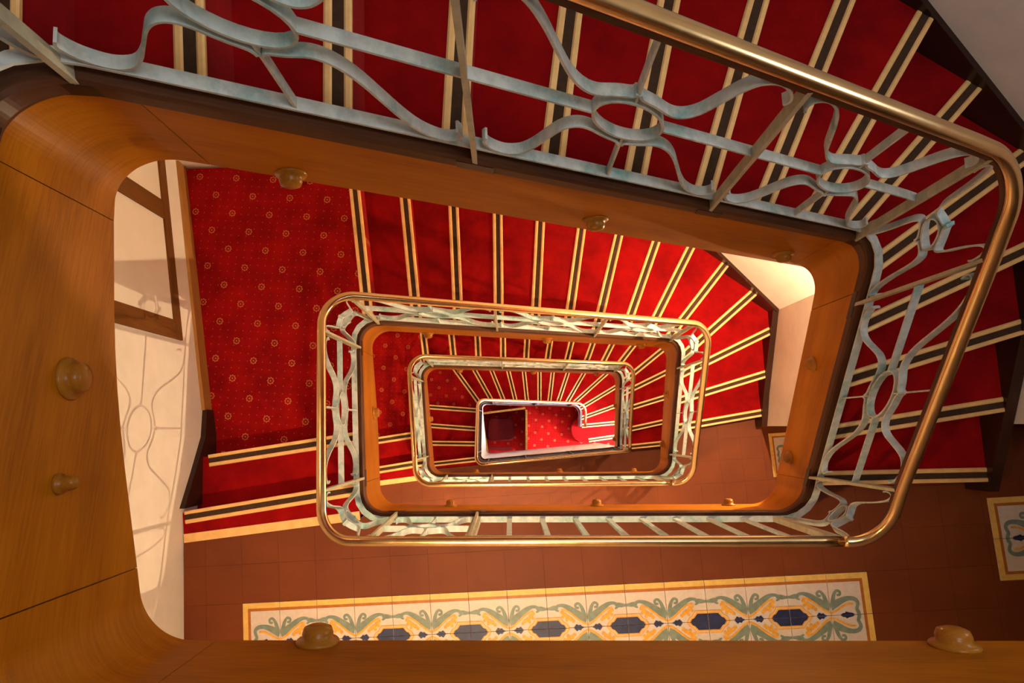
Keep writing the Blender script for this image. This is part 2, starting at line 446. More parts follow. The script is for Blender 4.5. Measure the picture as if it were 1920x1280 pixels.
# left side: front edge of the landing carpet and of the one step below it
LF = [((-1.784, -.457), (-1.031, -.332)), ((-1.79, -.168), (-1.087, -.060))]
E0 = [(-1.768, -.590), (-.805, -.460)]                    # seam between tiles and carpet
def storey(k, lines, label):
    base = DF + (k-1)*H; DL = base + .36; n = len(lines); R = (base + H - DL)/n
    root = tag(empty('staircase', V(-.9, 1.2, DL)), label, 'staircase'); root_inv = Matrix.Translation(root.location).inverted()
    # carpet strip at floor level, one step, then the landing
    e = build_flight('', '', 0, LF, None, WO_ext, LW, root)
    a0 = Vector(E0[0]); b0 = Vector(E0[1])
    s = step_obj(root, [b0, Vector((-.765, -.435)), Vector((-.79, -.37)), e[0][0][2], e[0][1][2], a0], base, base+.34)
    nosing(s, e[0][0][2], e[0][1][2], Vector((-.16, .98)).normalized(), base)
    nm = (b0-a0).normalized(); up = Vector((-nm.y, nm.x))
    obj('seam_strip', prism([tuple(p) for p in (a0-up*.024, b0-up*.024, b0+up*.022, a0+up*.022)], base-.006, base+.006), M['nosing'], s)
    poly = [e[0][0][2], e[1][0][2], e[1][1][2]] + between(LW, e[1][1][1], e[0][1][1]) + [e[0][1][2]]
    s = step_obj(root, poly, base+.18, base+.48)
    nosing(s, e[1][0][2], e[1][1][2], Vector((-.16, .98)).normalized(), base+.18, trim=.05)
    f = build_flight('', '', 0, lines[:1], None, WO_ext, RW, root)[0]
    poly = [e[1][0][2]] + between(WO_ext, e[1][0][1], f[0][1]) + [f[0][2], f[1][2], Vector((-2.07, 1.645))] + [LW[5]] + between(LW, 5.0, e[1][1][1]) + [e[1][1][2]]
    ld = obj('landing', prism([tuple(p) for p in poly], DL, DL+.26), M['dotted'], root)
    nosing(ld, f[0][2], f[1][2], Vector((1, .09)).normalized(), DL)
    flight(root, lines, DL, R, base+H+.02, WO_ext, RW, None)
    for c in root.children: c.matrix_parent_inverse = root_inv
    return DL, R
storey(0, N0, 'red carpeted stairs with brass nosings on the topmost storey, nearest the lens')
storey(1, N1, 'bright red carpeted stairs one storey down, beside the cream wall and rosette landing')
storey(2, N2, 'red carpeted stairs two storeys down, between the second and third handrail loops')

# lowest flight, wound tighter round the small well
W3 = [Vector(p) for p in ((-.452, -.60), (-.452, .399), (1.20, .414), (1.252, .03), (1.252, -.2))]
L3 = [((-1.056, -.463), (-.495, -.400)), ((-1.115, -.184), (-.51, -.190)), ((-1.151, .064), (-.526, .018)), ((-1.212, .338), (-.543, .289))]
N3 = [((-.808, .866), (-.472, .40)), ((-.527, .87), (-.277, .423)), ((-.27, .867), (-.093, .421)), ((-.015, .871), (.089, .419)), ((.231, .861), (.271, .417)),
      ((.48, .87), (.473, .423)), ((.70, .873), (.639, .411)), ((.953, .876), (.79, .417)), ((1.22, .87), (.943, .414)), ((1.58, .863), (1.065, .411)),
      ((1.826, .708), (1.244, .362)), ((1.833, .384), (1.313, .20)), ((1.831, .09), (1.30, .041))]
N3 = shift(N3, .022)
root = tag(empty('staircase', V(.5, 1, DG)), 'lowest red carpeted stairs winding down to the lobby carpet', 'staircase')
e = build_flight('', '', 0, L3, None, W3, LW, root)
for i in range(4):
    D = D3 + .175*i
    if i == 0: poly = [Vector((-.452, -.495)), e[0][0][2], e[0][1][2], Vector((-1.77, -.62))]
    else: poly = [e[i-1][0][2], e[i][0][2], e[i][1][2]] + between(LW, e[i][1][1], e[i-1][1][1]) + [e[i-1][1][2]]
    s = step_obj(root, poly, D, D+.30); nosing(s, e[i][0][2], e[i][1][2], Vector((-.03, 1)).normalized(), D)
f = build_flight('', '', 0, N3[:1], None, W3, RW, root)[0]
poly = [e[3][0][2], W3[1], f[0][2], f[1][2], Vector((-2.07, 1.645)), e[3][1][2]]
ld = obj('landing', prism([tuple(p) for p in poly], D3+.7, D3+.96), M['dotted'], root)
nosing(ld, f[0][2], f[1][2], Vector((.82, .57)).normalized(), D3+.7)
flight(root, N3, D3+.7, .175, DG, W3, RW, None)
# bottom step with its bullnose round the end of the rail
bull = [(2.30, .11), (2.30, -.115), (1.40, -.245)] + [(1.33+.235*math.cos(a), -.02+.235*math.sin(a)) for a in [math.radians(x) for x in range(-95, -276, -15)]] + [(1.42, .05)]
s = obj('step', prism(bull, DG-.175, DG), M['carpet'], root)
nosing(s, Vector((1.385, -.24)), Vector((2.29, -.108)), Vector((.11, -.99)).normalized(), DG-.175)
for c in root.children: c.matrix_parent_inverse = Matrix.Translation(root.location).inverted()

# ------------------------------------------------------------------ landings with their tiles
def sh_clip(poly, win):
    """clip polygon poly by convex ccw window win"""
    out = poly
    for i in range(len(win)):
        a = win[i]; b = win[(i+1) % len(win)]; inp = out; out = []
        ins = lambda p: (b[0]-a[0])*(p[1]-a[1]) - (b[1]-a[1])*(p[0]-a[0]) >= 0
        for j in range(len(inp)):
            p = inp[j]; q = inp[(j+1) % len(inp)]; ip, iq = ins(p), ins(q)
            if ip: out.append(p)
            if ip != iq:
                d1 = (b[0]-a[0])*(p[1]-a[1]) - (b[1]-a[1])*(p[0]-a[0]); d2 = (b[0]-a[0])*(q[1]-a[1]) - (b[1]-a[1])*(q[0]-a[0])
                t = d1/(d1-d2); out.append((p[0]+(q[0]-p[0])*t, p[1]+(q[1]-p[1])*t))
        if not out: return []
    r = []
    for p in out:
        if not r or abs(p[0]-r[-1][0])+abs(p[1]-r[-1][1]) > 1e-5: r.append(p)
    return r if len(r) > 2 else []
def parea(p): return abs(sum(p[i][0]*p[(i+1) % len(p)][1]-p[(i+1) % len(p)][0]*p[i][1] for i in range(len(p))))/2
GO = Vector((-1.428, -.922)); GU = Vector((1.774+1.428, -.711+.922)).normalized(); GV = Vector((-GU.y, GU.x)); TS = .2005
def grid(u, v): return GO + GU*(u*TS) + GV*(v*TS)

# painted tile: layers of flat glaze on a tile, unit square, y=0 at the middle joint, y=1 at the border
def disc(cx, cy, r, n=10): return [(cx+r*math.cos(2*math.pi*k/n), cy+r*math.sin(2*math.pi*k/n)) for k in range(n)]
def stroke(pts):
    P = catmull(pts, 4); L = []; Rr = []
    for i, (x, y, w_) in enumerate(P):
        a = P[max(i-1, 0)]; b = P[min(i+1, len(P)-1)]; dx, dy = b[0]-a[0], b[1]-a[1]; l = math.hypot(dx, dy) or 1
        L.append((x-dy/l*w_/2, y+dx/l*w_/2)); Rr.append((x+dy/l*w_/2, y-dx/l*w_/2))
    return [[L[i], L[i+1], Rr[i+1], Rr[i]] for i in range(len(P)-1)] + [disc(P[-1][0], P[-1][1], P[-1][2]/2, 8)]
CURL = [(.05, .24, .10), (.09, .38, .10), (.13, .50, .08), (.20, .585, .065), (.275, .555, .065), (.265, .485, .06), (.215, .48, .06)]
def tile_layers(end):
    lay = []
    lay.append(('t_yel', [[(0, .855), (1, .855), (1, 1), (0, 1)]])); lay.append(('t_brn', [[(0, .785), (1, .785), (1, .857), (0, .857)]]))
    g = stroke(CURL)
    if end:
        lay.append(('t_yel', [[(.855, 0), (1, 0), (1, 1), (.855, 1)]])); lay.append(('t_brn', [[(.785, 0), (.857, 0), (.857, .855), (.785, .855)]]))
        g += stroke([(0, .17, .14), (.14, .27, .17), (.30, .35, .14), (.46, .39, .11), (.60, .37, .10), (.67, .29, .09), (.655, .20, .08), (.63, .13, .08), (.66, .06, .09), (.67, 0, .09)])
        lay.append(('t_grn', g))
        lay.append(('t_och', stroke([(0, .055, .05), (.14, .115, .05), (.28, .20, .05), (.42, .255, .05), (.54, .26, .045)])))
        lay.append(('t_blu', [[(.22, 0), (.28, .045), (.33, .05), (.36, .085), (.42, .06), (.52, .04), (.56, 0)]]))
    else:
        g += stroke([(0, .17, .14), (.13, .26, .17), (.30, .38, .15), (.48, .50, .12), (.63, .555, .08), (.75, .53, .07), (.785, .46, .06), (.73, .425, .05)])
        g += stroke([(.72, .50, .05), (.80, .50, .11), (.88, .49, .10), (.94, .485, .07), (1, .485, .06)])
        lay.append(('t_grn', g))
        y = stroke([(0, .055, .05), (.14, .13, .05), (.33, .285, .05), (.48, .40, .05), (.62, .45, .045)])
        y += [disc(.42, .22, .055), disc(.36, .165, .045), disc(.50, .255, .065), (disc(.57, .325, .06)), disc(.63, .39, .05), disc(.53, .19, .04), disc(.62, .275, .04)]
        lay.append(('t_och', y))
        lay.append(('t_och', [[(.455, 0), (.53, .115), (.60, .15), (.685, .275), (1, .275), (1, 0)]]))
        lay.append(('t_base', [[(.50, 0), (.555, .10), (.625, .135), (.70, .245), (1, .245), (1, 0)]]))
        lay.append(('t_och', [[(.52, 0), (.57, .09), (.64, .12), (.715, .23), (1, .23), (1, 0)]]))
        lay.append(('t_blu', [[(.56, 0), (.605, .075), (.665, .10), (.74, .195), (1, .195), (1, 0)]]))
        lay.append(('t_blu', [[(.10, 0), (.16, .03), (.19, .07), (.24, .055), (.29, .09), (.33, .045), (.36, 0)]]))
    return lay
TILEMESH = {}
def deco_mesh(end, fx, fy):
    key = (end, fx, fy)
    if key in TILEMESH: return TILEMESH[key]
    vs, fs, mi = [], [], []; mats = ['t_base']; g = .006
    T = lambda x, y: ((1-x if fx else x), (1-y if fy else y))
    def add(poly, z, m):
        if m not in mats: mats.append(m)
        b = len(vs); q = [T(*p) for p in poly]
        if fx != fy: q = q[::-1]
        vs.extend((min(max(x, g), 1-g)*TS, min(max(y, g), 1-g)*TS, z) for x, y in q); fs.append(tuple(range(b, b+len(q)))); mi.append(mats.index(m))
    sq = [(0, 0), (1, 0), (1, 1), (0, 1)]; add(sq, 0, 't_base')
    q = [(g, g), (1-g, g), (1-g, 1-g), (g, 1-g)]
    for i in range(4):
        a, c = q[i], q[(i+1) % 4]; b = len(vs); vs.extend([(a[0]*TS, a[1]*TS, 0), (a[0]*TS, a[1]*TS, -.012), (c[0]*TS, c[1]*TS, -.012), (c[0]*TS, c[1]*TS, 0)])
        fs.append((b, b+1, b+2, b+3)); mi.append(0)
    z = 0
    for m, polys in tile_layers(end):
        z += .0001
        for p in polys: z += .00003; add(p, z, m)
    me = bpy.data.meshes.new('decorated_tile'); me.from_pydata(vs, [], fs)
    for p, m in zip(me.polygons, mi): p.material_index = m
    for m in mats: me.materials.append(M[m])
    TILEMESH[key] = me; return me
def deco(parent, u, v, D, end, fx, fy):
    o = obj('decorated_tile', deco_mesh(end, fx, fy), None, parent); p = grid(u, v)
    o.matrix_world = Matrix.Translation(V(p.x, p.y, D-.003)) @ Matrix.Rotation(math.atan2(GU.y, GU.x), 4, 'Z'); return o
def landing(k, flo, tiles=True):
    """flo: (x,y) pair of the last front edge of the flight coming down from above, wall end and well end"""
    D = DF + (k-1)*H; (ax, ay), (bx, by) = flo
    poly = [(-1.715, -1.76), (4.40, -1.76), (4.40, .02), (2.33, .02), (2.33, ay), (ax, ay), (bx, by), (WO[3].x+.005, by), tuple(WO_BR[0]), tuple(WO_BR[1]), (-.70, -.484), (-.765, -.435), (E0[1][0], E0[1][1]-.02), (E0[0][0], E0[0][1]-.02), (-1.742, -1.088)]
    if k == 0: poly = [(-1.715, -1.76), (4.40, -1.76), (4.40, .02), (2.33, .02), (1.56, .02), tuple(WO_BR[0]), tuple(WO_BR[1]), (-.70, -.484), (-.765, -.435), (E0[1][0], E0[1][1]-.02), (E0[0][0], E0[0][1]-.02), (-1.742, -1.088)]
    if k == 3: poly = poly[:8] + [(1.535, -.292), (-.43, -.476), (-.455, -.502), (-1.77, -.627), (-1.742, -1.088)]
    fl = struct(obj('floor', prism(poly, D+.008, D+.27), M['slab']))
    if not tiles: return fl
    left = [(-.70, -.484), (-.765, -.435), (E0[1][0], E0[1][1]-.02), (E0[0][0], E0[0][1]-.02), (-1.742, -1.088)]
    c0, c1 = tuple(WO_BR[1]), tuple(WO_BR[0])
    if k == 3: c0 = c1 = (1.535, -.292); left = [(-.43, -.476), (-.455, -.502), (-1.77, -.627), (-1.742, -1.088)]
    subs = [[(-1.715, -1.76), (4.40, -1.76), (4.40, c0[1]), c0] + left,
            [c0, (4.40, c0[1]), (4.40, .02), (2.33, .02), (2.33, ay), (ax, ay), (bx, by), (WO[3].x+.005, by), c1]]
    for iu in range(-3, 31):
        for iv in range(-6, 6):
            if 0 <= iu < 16 and iv in (-1, -2): continue
            if iu*TS > 5.2 or iv < -4: continue
            g = .0022
            win = [tuple(grid(iu+g, iv+g)), tuple(grid(iu+1-g, iv+g)), tuple(grid(iu+1-g, iv+1-g)), tuple(grid(iu+g, iv+1-g))]
            for sub in subs:
                q = sh_clip(sub, win)
                if q and parea(q) > .0012: obj('tile', prism(q, D, D+.009), M['terra'], fl)
    for i in range(16):
        for r in (0, 1):
            end = i in (0, 15); odd = i % 2
            fx = (i == 0) if end else (odd == 0)
            deco(fl, i, -1-r, D, end, fx, r == 1)
    # a second runner starts in the passage on the right
    dv = 1.62 if k != 2 else 3.1
    for i in range(8):
        for r in (0, 1):
            end = i == 0; fx = True if end else (i % 2 == 0)
            deco(fl, (19.13 if k != 2 else 19.3) + i, dv - 1 - r, D, end, fx, r == 1)
    return fl
landing(0, ((2.3, .0), (1.5, .0)), False)
landing(1, (tuple(N0[14][0]), tuple(N0[14][1])))
landing(2, (tuple(N1[13][0]), tuple(N1[13][1])))
landing(3, (tuple(N2[14][0]), tuple(N2[14][1])))
gf = struct(obj('floor', prism([(-2.0, -1.76), (4.4, -1.76), (4.4, 1.66), (-2.0, 1.66)], DG, DG+.3), M['dotted']))

# ------------------------------------------------------------------ stringers
def stringer(ti, label, mat, keys_bot, knobs, jpad=.05, capmat=None):
    P = PATH[ti]; root = empty('stair_stringer', V(*P.pos[0], P.depth(0)+1)); tag(root, label, 'stringer')
    kb = [(s, d) for s, d in keys_bot(P)]
    cuts = [0.0]
    for a, b in P.arcs: cuts += [a-jpad, b+jpad]
    if cuts[-1] > P.L-.02: cuts = cuts[:-1]
    cuts.append(P.L)
    for a, b in zip(cuts, cuts[1:]):
        rings = []; us = P.samples(a+.0012, b-.0012)
        for s in us:
            p, d, n = P.frame(s); t = P.depth(s); lo = max(P.depth(s, kb), t+CAP1+.1)
            i = p+n*.026; o = p-n*.018; i2 = p+n*.020
            rings.append([V(*o, t+CAP1-.004), V(*i, t+CAP1-.004), V(*i, lo-.008), V(*i2, lo), V(*o, lo)])
        obj('board', loft(rings, us), mat, root)
    rings = []; us = P.samples(0, P.L)
    for s in us:
        p, d, n = P.frame(s); t = P.depth(s); i = p+n*.034; o = p-n*.022; i2 = p+n*.028; o2 = p-n*.016
        rings.append([V(*o, t+CAP0+.012), V(*o2, t+CAP0), V(*i2, t+CAP0), V(*i, t+CAP0+.012), V(*i, t+CAP1-.012), V(*i2, t+CAP1), V(*o, t+CAP1)])
    obj('cap', loft(rings, us), capmat or M['cap'], root)
    for s, rel, r in knobs(P):
        p, d, n = P.frame(s); t = P.depth(s)
        ax = Vector((n.x, n.y, 0)); at = V(*(p+n*.025), t+rel)
        obj('plug', lathe([(r*1.35, 0), (r*1.38, .004), (r*1.3, .009), (r*.95, .011), (r*.98, .022), (r*.86, .033), (r*.5, .038), (0, .039)], 20, ax, at), M['plug'], root)
    for c in root.children: c.matrix_parent_inverse = Matrix.Translation(root.location).inverted()
    return root
def kb_std(k):
    h = (k-1)*H
    def f(P):
        m = [(a+b)/2 for a, b in P.arcs]
        if k == 0: r = [(0, 1.57), (m[0], 1.50), ((m[0]+m[1])/2, 1.42), (m[1], 1.455)]
        else: r = [(0, ZB+h+1.147), (m[0]-.3, ZB+h+1.147), (m[0], ZB+h+1.24), ((m[0]+m[1])/2, ZB+h+1.40), (m[1], ZTL+h+1.11)]
        r += [(m[2], ZTR+h+1.21)]
        if len(m) > 3: r += [(m[3], ZB+h+H+1.165), (P.L, ZB+h+H+1.147)]
        else: r += [(P.L, ZB+h+H+1.1)]
        return r
    return f
LB = (BR-BL).length; SPD = LB-.17
def knobs_std(k):
    def f(P):
        o = []
        if k == 0: o += [(P.s_on(0, SPD-.396), 1.497, .033), (P.s_on(0, SPD-1.668), 1.52, .033)]
        else: o += [(P.s_on(0, SPD-x), 1.075, .027) for x in (.455, 1.279, 2.0)]
        o += [(P.s_on(1, .565), 1.10, .030)]
        if k == 0: o += [(P.s_on(1, .371), 1.12, .014)]
        o += [(P.s_on(2, .377), 1.09, .030), (P.s_on(2, 1.202), 1.04, .030), (P.s_on(2, 1.998), 1.06, .030)]
        o += [(P.s_on(3, .419), 1.03, .026), (P.s_on(3, .863), 1.04, .026)]
        return o
    return f
stringer(0, 'honey brown wooden stringer framing the widest opening, nearest the lens', M['wood'], kb_std(0), knobs_std(0))
stringer(1, 'honey brown wooden stringer framing the second opening, above the tiled landing beams', M['wood'], kb_std(1), knobs_std(1))
stringer(2, 'reddish brown wooden stringer framing the third, smaller opening', M['wood'], kb_std(2), knobs_std(2))
stringer(3, 'white painted stringer round the innermost opening over the lobby', M['white'],
         lambda P: [(0, 12.2), (P.arcs[0][0], 12.2), (P.arcs[0][1], 12.1), (P.arcs[1][0], P.depth(P.arcs[1][0])+1.12), (P.L, P.depth(P.L)+.98)], lambda P: [], .02, M['dark'])

# ------------------------------------------------------------------ railings
BARV = .70                                               # depth of the lower bar under the handrail axis
RW_, RT = .028, .006                                     # width and thickness of the flat iron
def pt(P, s, v, o=0.0):
    p, d, n = P.frame(s); q = p+n*o; return V(q.x, q.y, P.depth(s)+BARV-v)
def ribbon(P, pts, w_=RW_, t=RT):
    """pts: (s, v) centre line in the plane of the railing; flat iron standing across that plane"""
    rings = []; us = []; acc = 0; last = None
    for i, (s, v) in enumerate(pts):
        a = pts[max(i-1, 0)]; b = pts[min(i+1, len(pts)-1)]
        A = pt(P, *a); B = pt(P, *b); C = pt(P, s, v); T = (B-A).normalized()
        _, d, n = P.frame(s); N = Vector((n.x, n.y, 0)); K = T.cross(N).normalized()
        if last is not None: acc += (C-last).length
        last = C; us.append(acc)
        rings.append([C+N*w_/2+K*t/2, C-N*w_/2+K*t/2, C-N*w_/2-K*t/2, C+N*w_/2-K*t/2])
    return loft(rings, us)
def bar_pts(s0, s1, v0, v1, P):
    n = max(2, int(abs(s1-s0)/.05)+1); return [(s0+(s1-s0)*k/n, v0+(v1-v0)*k/n) for k in range(n+1)]
# quarter scroll for a half panel of .36 m, from the ring outwards to the lower corner
SCR = [(.004, -.128), (.012, -.112), (.045, -.100), (.088, -.080), (.122, -.090), (.153, -.128), (.184, -.195), (.212, -.257), (.243, -.305), (.283, -.328), (.318, -.316), (.334, -.286), (.326, -.262)]
def scroll_panel(P, root, s0, s1, im, hm=.335, full=True, ringr=.085, top=.66):
    c = (s0+s1)/2; a = (s1-s0)/2; vm = hm; k = min(1.0, ringr/.085)
    rp = [(c+ringr*math.cos(2*math.pi*i/28), vm+ringr*math.sin(2*math.pi*i/28)) for i in range(29)]
    rg = obj('ring', ribbon(P, rp), im, root)
    if full:
        obj('middle_bar', ribbon(P, bar_pts(s0, c-ringr, vm, vm, P)), im, rg); obj('middle_bar', ribbon(P, bar_pts(c+ringr, s1, vm, vm, P)), im, rg)
        obj('upright', ribbon(P, [(c, .0), (c, vm-ringr)], RW_*.8), im, rg); obj('upright', ribbon(P, [(c, vm+ringr), (c, top)], RW_*.8), im, rg)
    for sx in (-1, 1):
        for sy in (-1, 1):
            q = []
            for x, y in SCR:
                xx = x*k if x <= .09 else .09*k + (x-.09)/(.334-.09)*(a*.93-.09*k)
                yy = y*k if y > -.098 else (y*(k + (1-k)*min(1, (-y-.098)/.102)))
                q.append((c+sx*xx, vm-sy*yy))
            obj('scroll', ribbon(P, catmull(q, 4)), im, rg)
def railing(ti, label, im, pm, sections, plain=None, end_cap=False):
    P = PATH[ti]; root = tag(empty('stair_railing', V(*P.pos[0], P.depth(0)+CAP0)), label, 'railing')
    us = P.samples(0, P.L); rings = []; core = []
    for s in us:
        p, d, n = P.frame(s); t = P.depth(s); N = Vector((n.x, n.y, 0))
        T = (pt(P, min(s+.01, P.L), 0)-pt(P, max(s-.01, 0), 0)).normalized(); U = T.cross(N).normalized()
        if U.z < 0: U = -U
        C = V(p.x, p.y, t)
        rings.append([C + N*(.0215*math.cos(a)) + U*(.0175*math.sin(a)) for a in [2*math.pi*k/16 for k in range(16)]])
        core.append([C+N*.015-U*.014, C-N*.015-U*.014, C-N*.015-U*.030, C+N*.015-U*.030])
    hr = obj('handrail', loft(rings, us, True), M['brass'], root)
    obj('rail_core', loft(core, us), M['cap'], hr)
    obj('lower_bar', ribbon(P, bar_pts(0.0, P.L, 0, 0, P), .030, .007), im, root)
    posts = set()
    for s0, s1, kind in sections:
        for s in (s0, s1):
            if .01 < s < P.L-.01 and not any(abs(s-x) < .02 for x in posts):
                posts.add(s)
                rr = []
                for v in (-.085, .675):
                    p, d, n = P.frame(s); A = V(*(p+n*(.020 if v < 0 else .0)), P.depth(s)+BARV-v); N = Vector((n.x, n.y, 0)); dd = Vector((d.x, d.y, 0))
                    rr.append([A+N*.015+dd*.006, A-N*.015+dd*.006, A-N*.015-dd*.006, A+N*.015-dd*.006])
                po = obj('post', loft(rr), pm, root)
                p, d, n = P.frame(s); A = p+n*.033; B = p+n*.0365; t = P.depth(s); e = (P.depth(min(s+.045, P.L))-P.depth(max(s-.045, 0)))/2
                obj('foot_recess', loft([[V(*(q+d*(.045*g)), t+CAP0+.014+e*g) for q in (A, B)] + [V(*(q+d*(.045*g)), t+CAP1-.012+e*g) for q in (B, A)] for g in (-1, 1)]), M['dark'], po)  # dark plate stands in for the dark recess the post is let into
        if kind == 'full': scroll_panel(P, root, s0, s1, im)
        elif kind == 'short': scroll_panel(P, root, s0, s1, im, ringr=.055)
        elif kind == 'corner': scroll_panel(P, root, s0, s1, im, full=False, ringr=.048)
        elif kind == 'plain':
            obj('upper_bar', ribbon(P, bar_pts(s0, s1, .64, .64, P), .03, .007), im, root)
            n = 8
            for i in range(n+2):
                s = s0 + (s1-s0)*i/(n+1); wd = RW_*.85 if 0 < i < n+1 else .05
                rr = []
                for v in (.0, .64):
                    p, d, nn = P.frame(s); A = V(*p, P.depth(s)+BARV-v); N = Vector((nn.x, nn.y, 0)); dd = Vector((d.x, d.y, 0))
                    hw, ht = ((.006, .012) if 0 < i < n+1 else (.013, .02))
                    rr.append([A+N*hw+dd*ht, A-N*hw+dd*ht, A-N*hw-dd*ht, A+N*hw-dd*ht])
                obj('baluster' if 0 < i < n+1 else 'frame_post', loft(rr), im if 0 < i < n+1 else pm, root)
    for c in root.children: c.matrix_parent_inverse = Matrix.Translation(root.location).inverted()
    return root
def secs(P, k):
    b = lambda x: P.s_on(0, SPD-x); l = lambda x: P.s_on(1, x); t = lambda x: P.s_on(2, x); r = lambda x: P.s_on(3, x)
    o = [(b(2.12), b(.623), 'plain'), (b(.623), b(.198), 'short'), (b(.198), l(.202), 'corner'), (l(.202), l(.944), 'full'), (l(.944), t(.13), 'corner'),
         (t(.13), t(.845), 'full'), (t(.845), t(1.545), 'full'), (t(1.545), t(2.19), 'full'), (t(2.19), r(.225), 'corner')]
    if k < 2: o += [(r(.225), r(.95), 'full'), (r(.95), P.L, 'corner')]
    else: o += [(r(.225), P.L-.02, 'full')]
    return o
railing(0, 'blue-green iron railing with brass handrail on the topmost flight, largest in view', M['iron'], M['post'], secs(PATH[0], 0))
railing(1, 'pale green iron railing with brass handrail, second loop down', M['iron'], M['post'], secs(PATH[1], 1))
railing(2, 'pale green iron railing with brass handrail, third and smaller loop', M['iron'], M['post'], secs(PATH[2], 2))
P3 = PATH[3]; a3 = P3.arcs
s3 = [(.1, .7, 'full'), (.7, 1.3, 'full'), (1.3, a3[0][0]-.05, 'full'), (a3[0][1]+.05, a3[1][0]-.05, 'full'), (a3[1][1]+.1, a3[1][1]+.75, 'full'), (a3[1][1]+.75, a3[1][1]+1.35, 'full')]
railing(3, 'dark iron railing with brass handrail, innermost loop ending in a curl', M['darkiron'], M['darkiron'], s3)

# ------------------------------------------------------------------ skirtings on the stair walls
tn = [0]
def board(pts, D_of, h0, h1, th, mat, side=-1):
    """pts plan polyline of the wall face, D_of list of depth at each; board from h0 below to h1 above"""
    tn[0] += 1; P = [Vector(p) for p in pts]; rings = []
    for i, p in enumerate(P):
        a = P[max(i-1, 0)]; b = P[min(i+1, len(P)-1)]; d = (b-a).normalized(); n = Vector((d.y, -d.x))*side
        q = p + n*th; D = D_of[i]
        rings.append([V(*p, D-h1), V(*q, D-h1), V(*q, D+h0), V(*p, D+h0)])
    us = [0]
    for a, b in zip(P, P[1:]): us.append(us[-1]+(b-a).length)
    return struct(obj('trim_%d' % tn[0], loft(rings, us), mat))
for k in (0, 1, 2):
    base = DF+(k-1)*H; DL = base+.36; lines = (N0, N1, N2)[k]; R = (base+H-DL)/len(lines)
    n = len(lines)
    ptsD = [((-.6, 1.66), DL+.05), ((1.44, 1.66), DL+R*8.3), ((1.44, 1.66), DL+R*8.3), ((2.303, 1.015), DL+R*11.1), ((2.318, .3), DL+R*13.2), ((2.332, -.30 if k != 1 else .02), base+H-.02)]
    board([p for p, _ in ptsD[:2]], [d for _, d in ptsD[:2]], .25, .16, .03, M['dark'], 1)
    board([p for p, _ in ptsD[2:4]], [d for _, d in ptsD[2:4]], .25, .16, .035, M['dark'], 1)
    board([p for p, _ in ptsD[3:]], [d for _, d in ptsD[3:]], .22, .15, .05, M['dark'], 1)
    # left side: light skirting along the landing, dark one beside the step
    board([(-1.825, .105), (-2.075, 1.66)], [DL, DL], .0, .10, .02, M['base'], 1)
    board([(-1.786, -.43), (-1.80, -.05), (-1.825, .105)], [base+.03, DL-.08, DL-.02], .22, .07, .03, M['dark'], 1)

# ------------------------------------------------------------------ window in the left wall over the carpeted landing
def wl(y): return -1.825 - .159*(y-.105)
win = struct(empty('window_1', V(wl(.9), .9, 3.83)))
def wbox(name, y0, y1, D0, D1, proud, mat, depth=.02):
    rings = []
    for y in (y0, y1):
        x = wl(y)+proud; rings.append([V(x, y, D0), V(x-depth, y, D0), V(x-depth, y, D1), V(x, y, D1)])
    o = obj(name, loft(rings, [0, abs(y1-y0)]), mat, win); o.matrix_parent_inverse = Matrix.Translation(win.location).inverted(); return o
wbox('frame_rail', .50, 1.62, 3.755, 3.828, .016, M['timber']); wbox('frame_rail', .50, 1.62, 2.35, 2.45, .016, M['timber'])
def jamb(y0, y1):
    x0, x1 = wl(y0)+.014, wl(y1)+.014
    o = obj('frame_post', loft([[V(x0, y0, D), V(x1, y1, D), V(x1-.02, y1, D), V(x0-.02, y0, D)] for D in (2.45, 3.756)], [0, 1.3]), M['timber'], win)
    o.matrix_parent_inverse = Matrix.Translation(win.location).inverted()
jamb(.50, .61); jamb(1.205, 1.315)
wbox('pane', .61, 1.205, 2.45, 3.755, .003, M['pane'], .012); wbox('pane', 1.315, 1.62, 2.45, 3.755, .003, M['pane'], .012)

# ------------------------------------------------------------------ lobby: booth and chair
booth = tag(empty('booth', V(-.1, 0, DG)), 'dark open booth with gilt topped partitions at the bottom of the stairwell', 'booth')
def bpanel(a, b, th=.022):
    a = Vector(a); b = Vector(b); d = (b-a).normalized(); n = Vector((-d.y, d.x))*th/2
    p = obj('partition', prism([tuple(x) for x in (a+n, b+n, b-n, a-n)], 11.97, DG), M['dark'], booth)
    n = n*1.5
    g = obj('gilt_rail', prism([tuple(x) for x in (a+n, b+n, b-n, a-n)], 11.945, 11.97), M['gilt'], p)
    p.matrix_parent_inverse = Matrix.Translation(booth.location).inverted(); 
bpanel((.277, .313), (.268, -.42)); bpanel((-.488, .251), (.262, .342)); bpanel((-.488, .245), (-.375, -.50))
ch = tag(empty('armchair', V(-.17, -.05, DG)), 'burgundy upholstered chair standing inside the dark booth', 'chair')
def rrect(cx, cy, wx, wy, r, n=5, taper=0):
    o = []
    for sx, sy, a0 in ((1, 1, 0), (-1, 1, 90), (-1, -1, 180), (1, -1, 270)):
        for i in range(n+1):
            a = math.radians(a0+90*i/n); x = sx*(wx-r)+r*math.cos(a); y = sy*(wy-r)+r*math.sin(a)
            o.append((cx+x*(1-taper*(y/wy)), cy+y))
    return o
def pad(cx, cy, wx, wy, r, D0, D1, taper=0):
    L = []
    for f, D in ((.9, D0), (.97, D0+.012), (1, D0+.03), (1, D1-.02), (.95, D1)):
        L.append([V(x, y, D) for x, y in rrect(cx, cy, wx*f, wy*f, r*f, taper=taper)])
    return loft(L, smooth=True)
cp = []
cp.append(obj('seat', pad(-.172, -.015, .235, .20, .09, 12.38, 12.46, .06), M['cushion'], ch))
bk = []
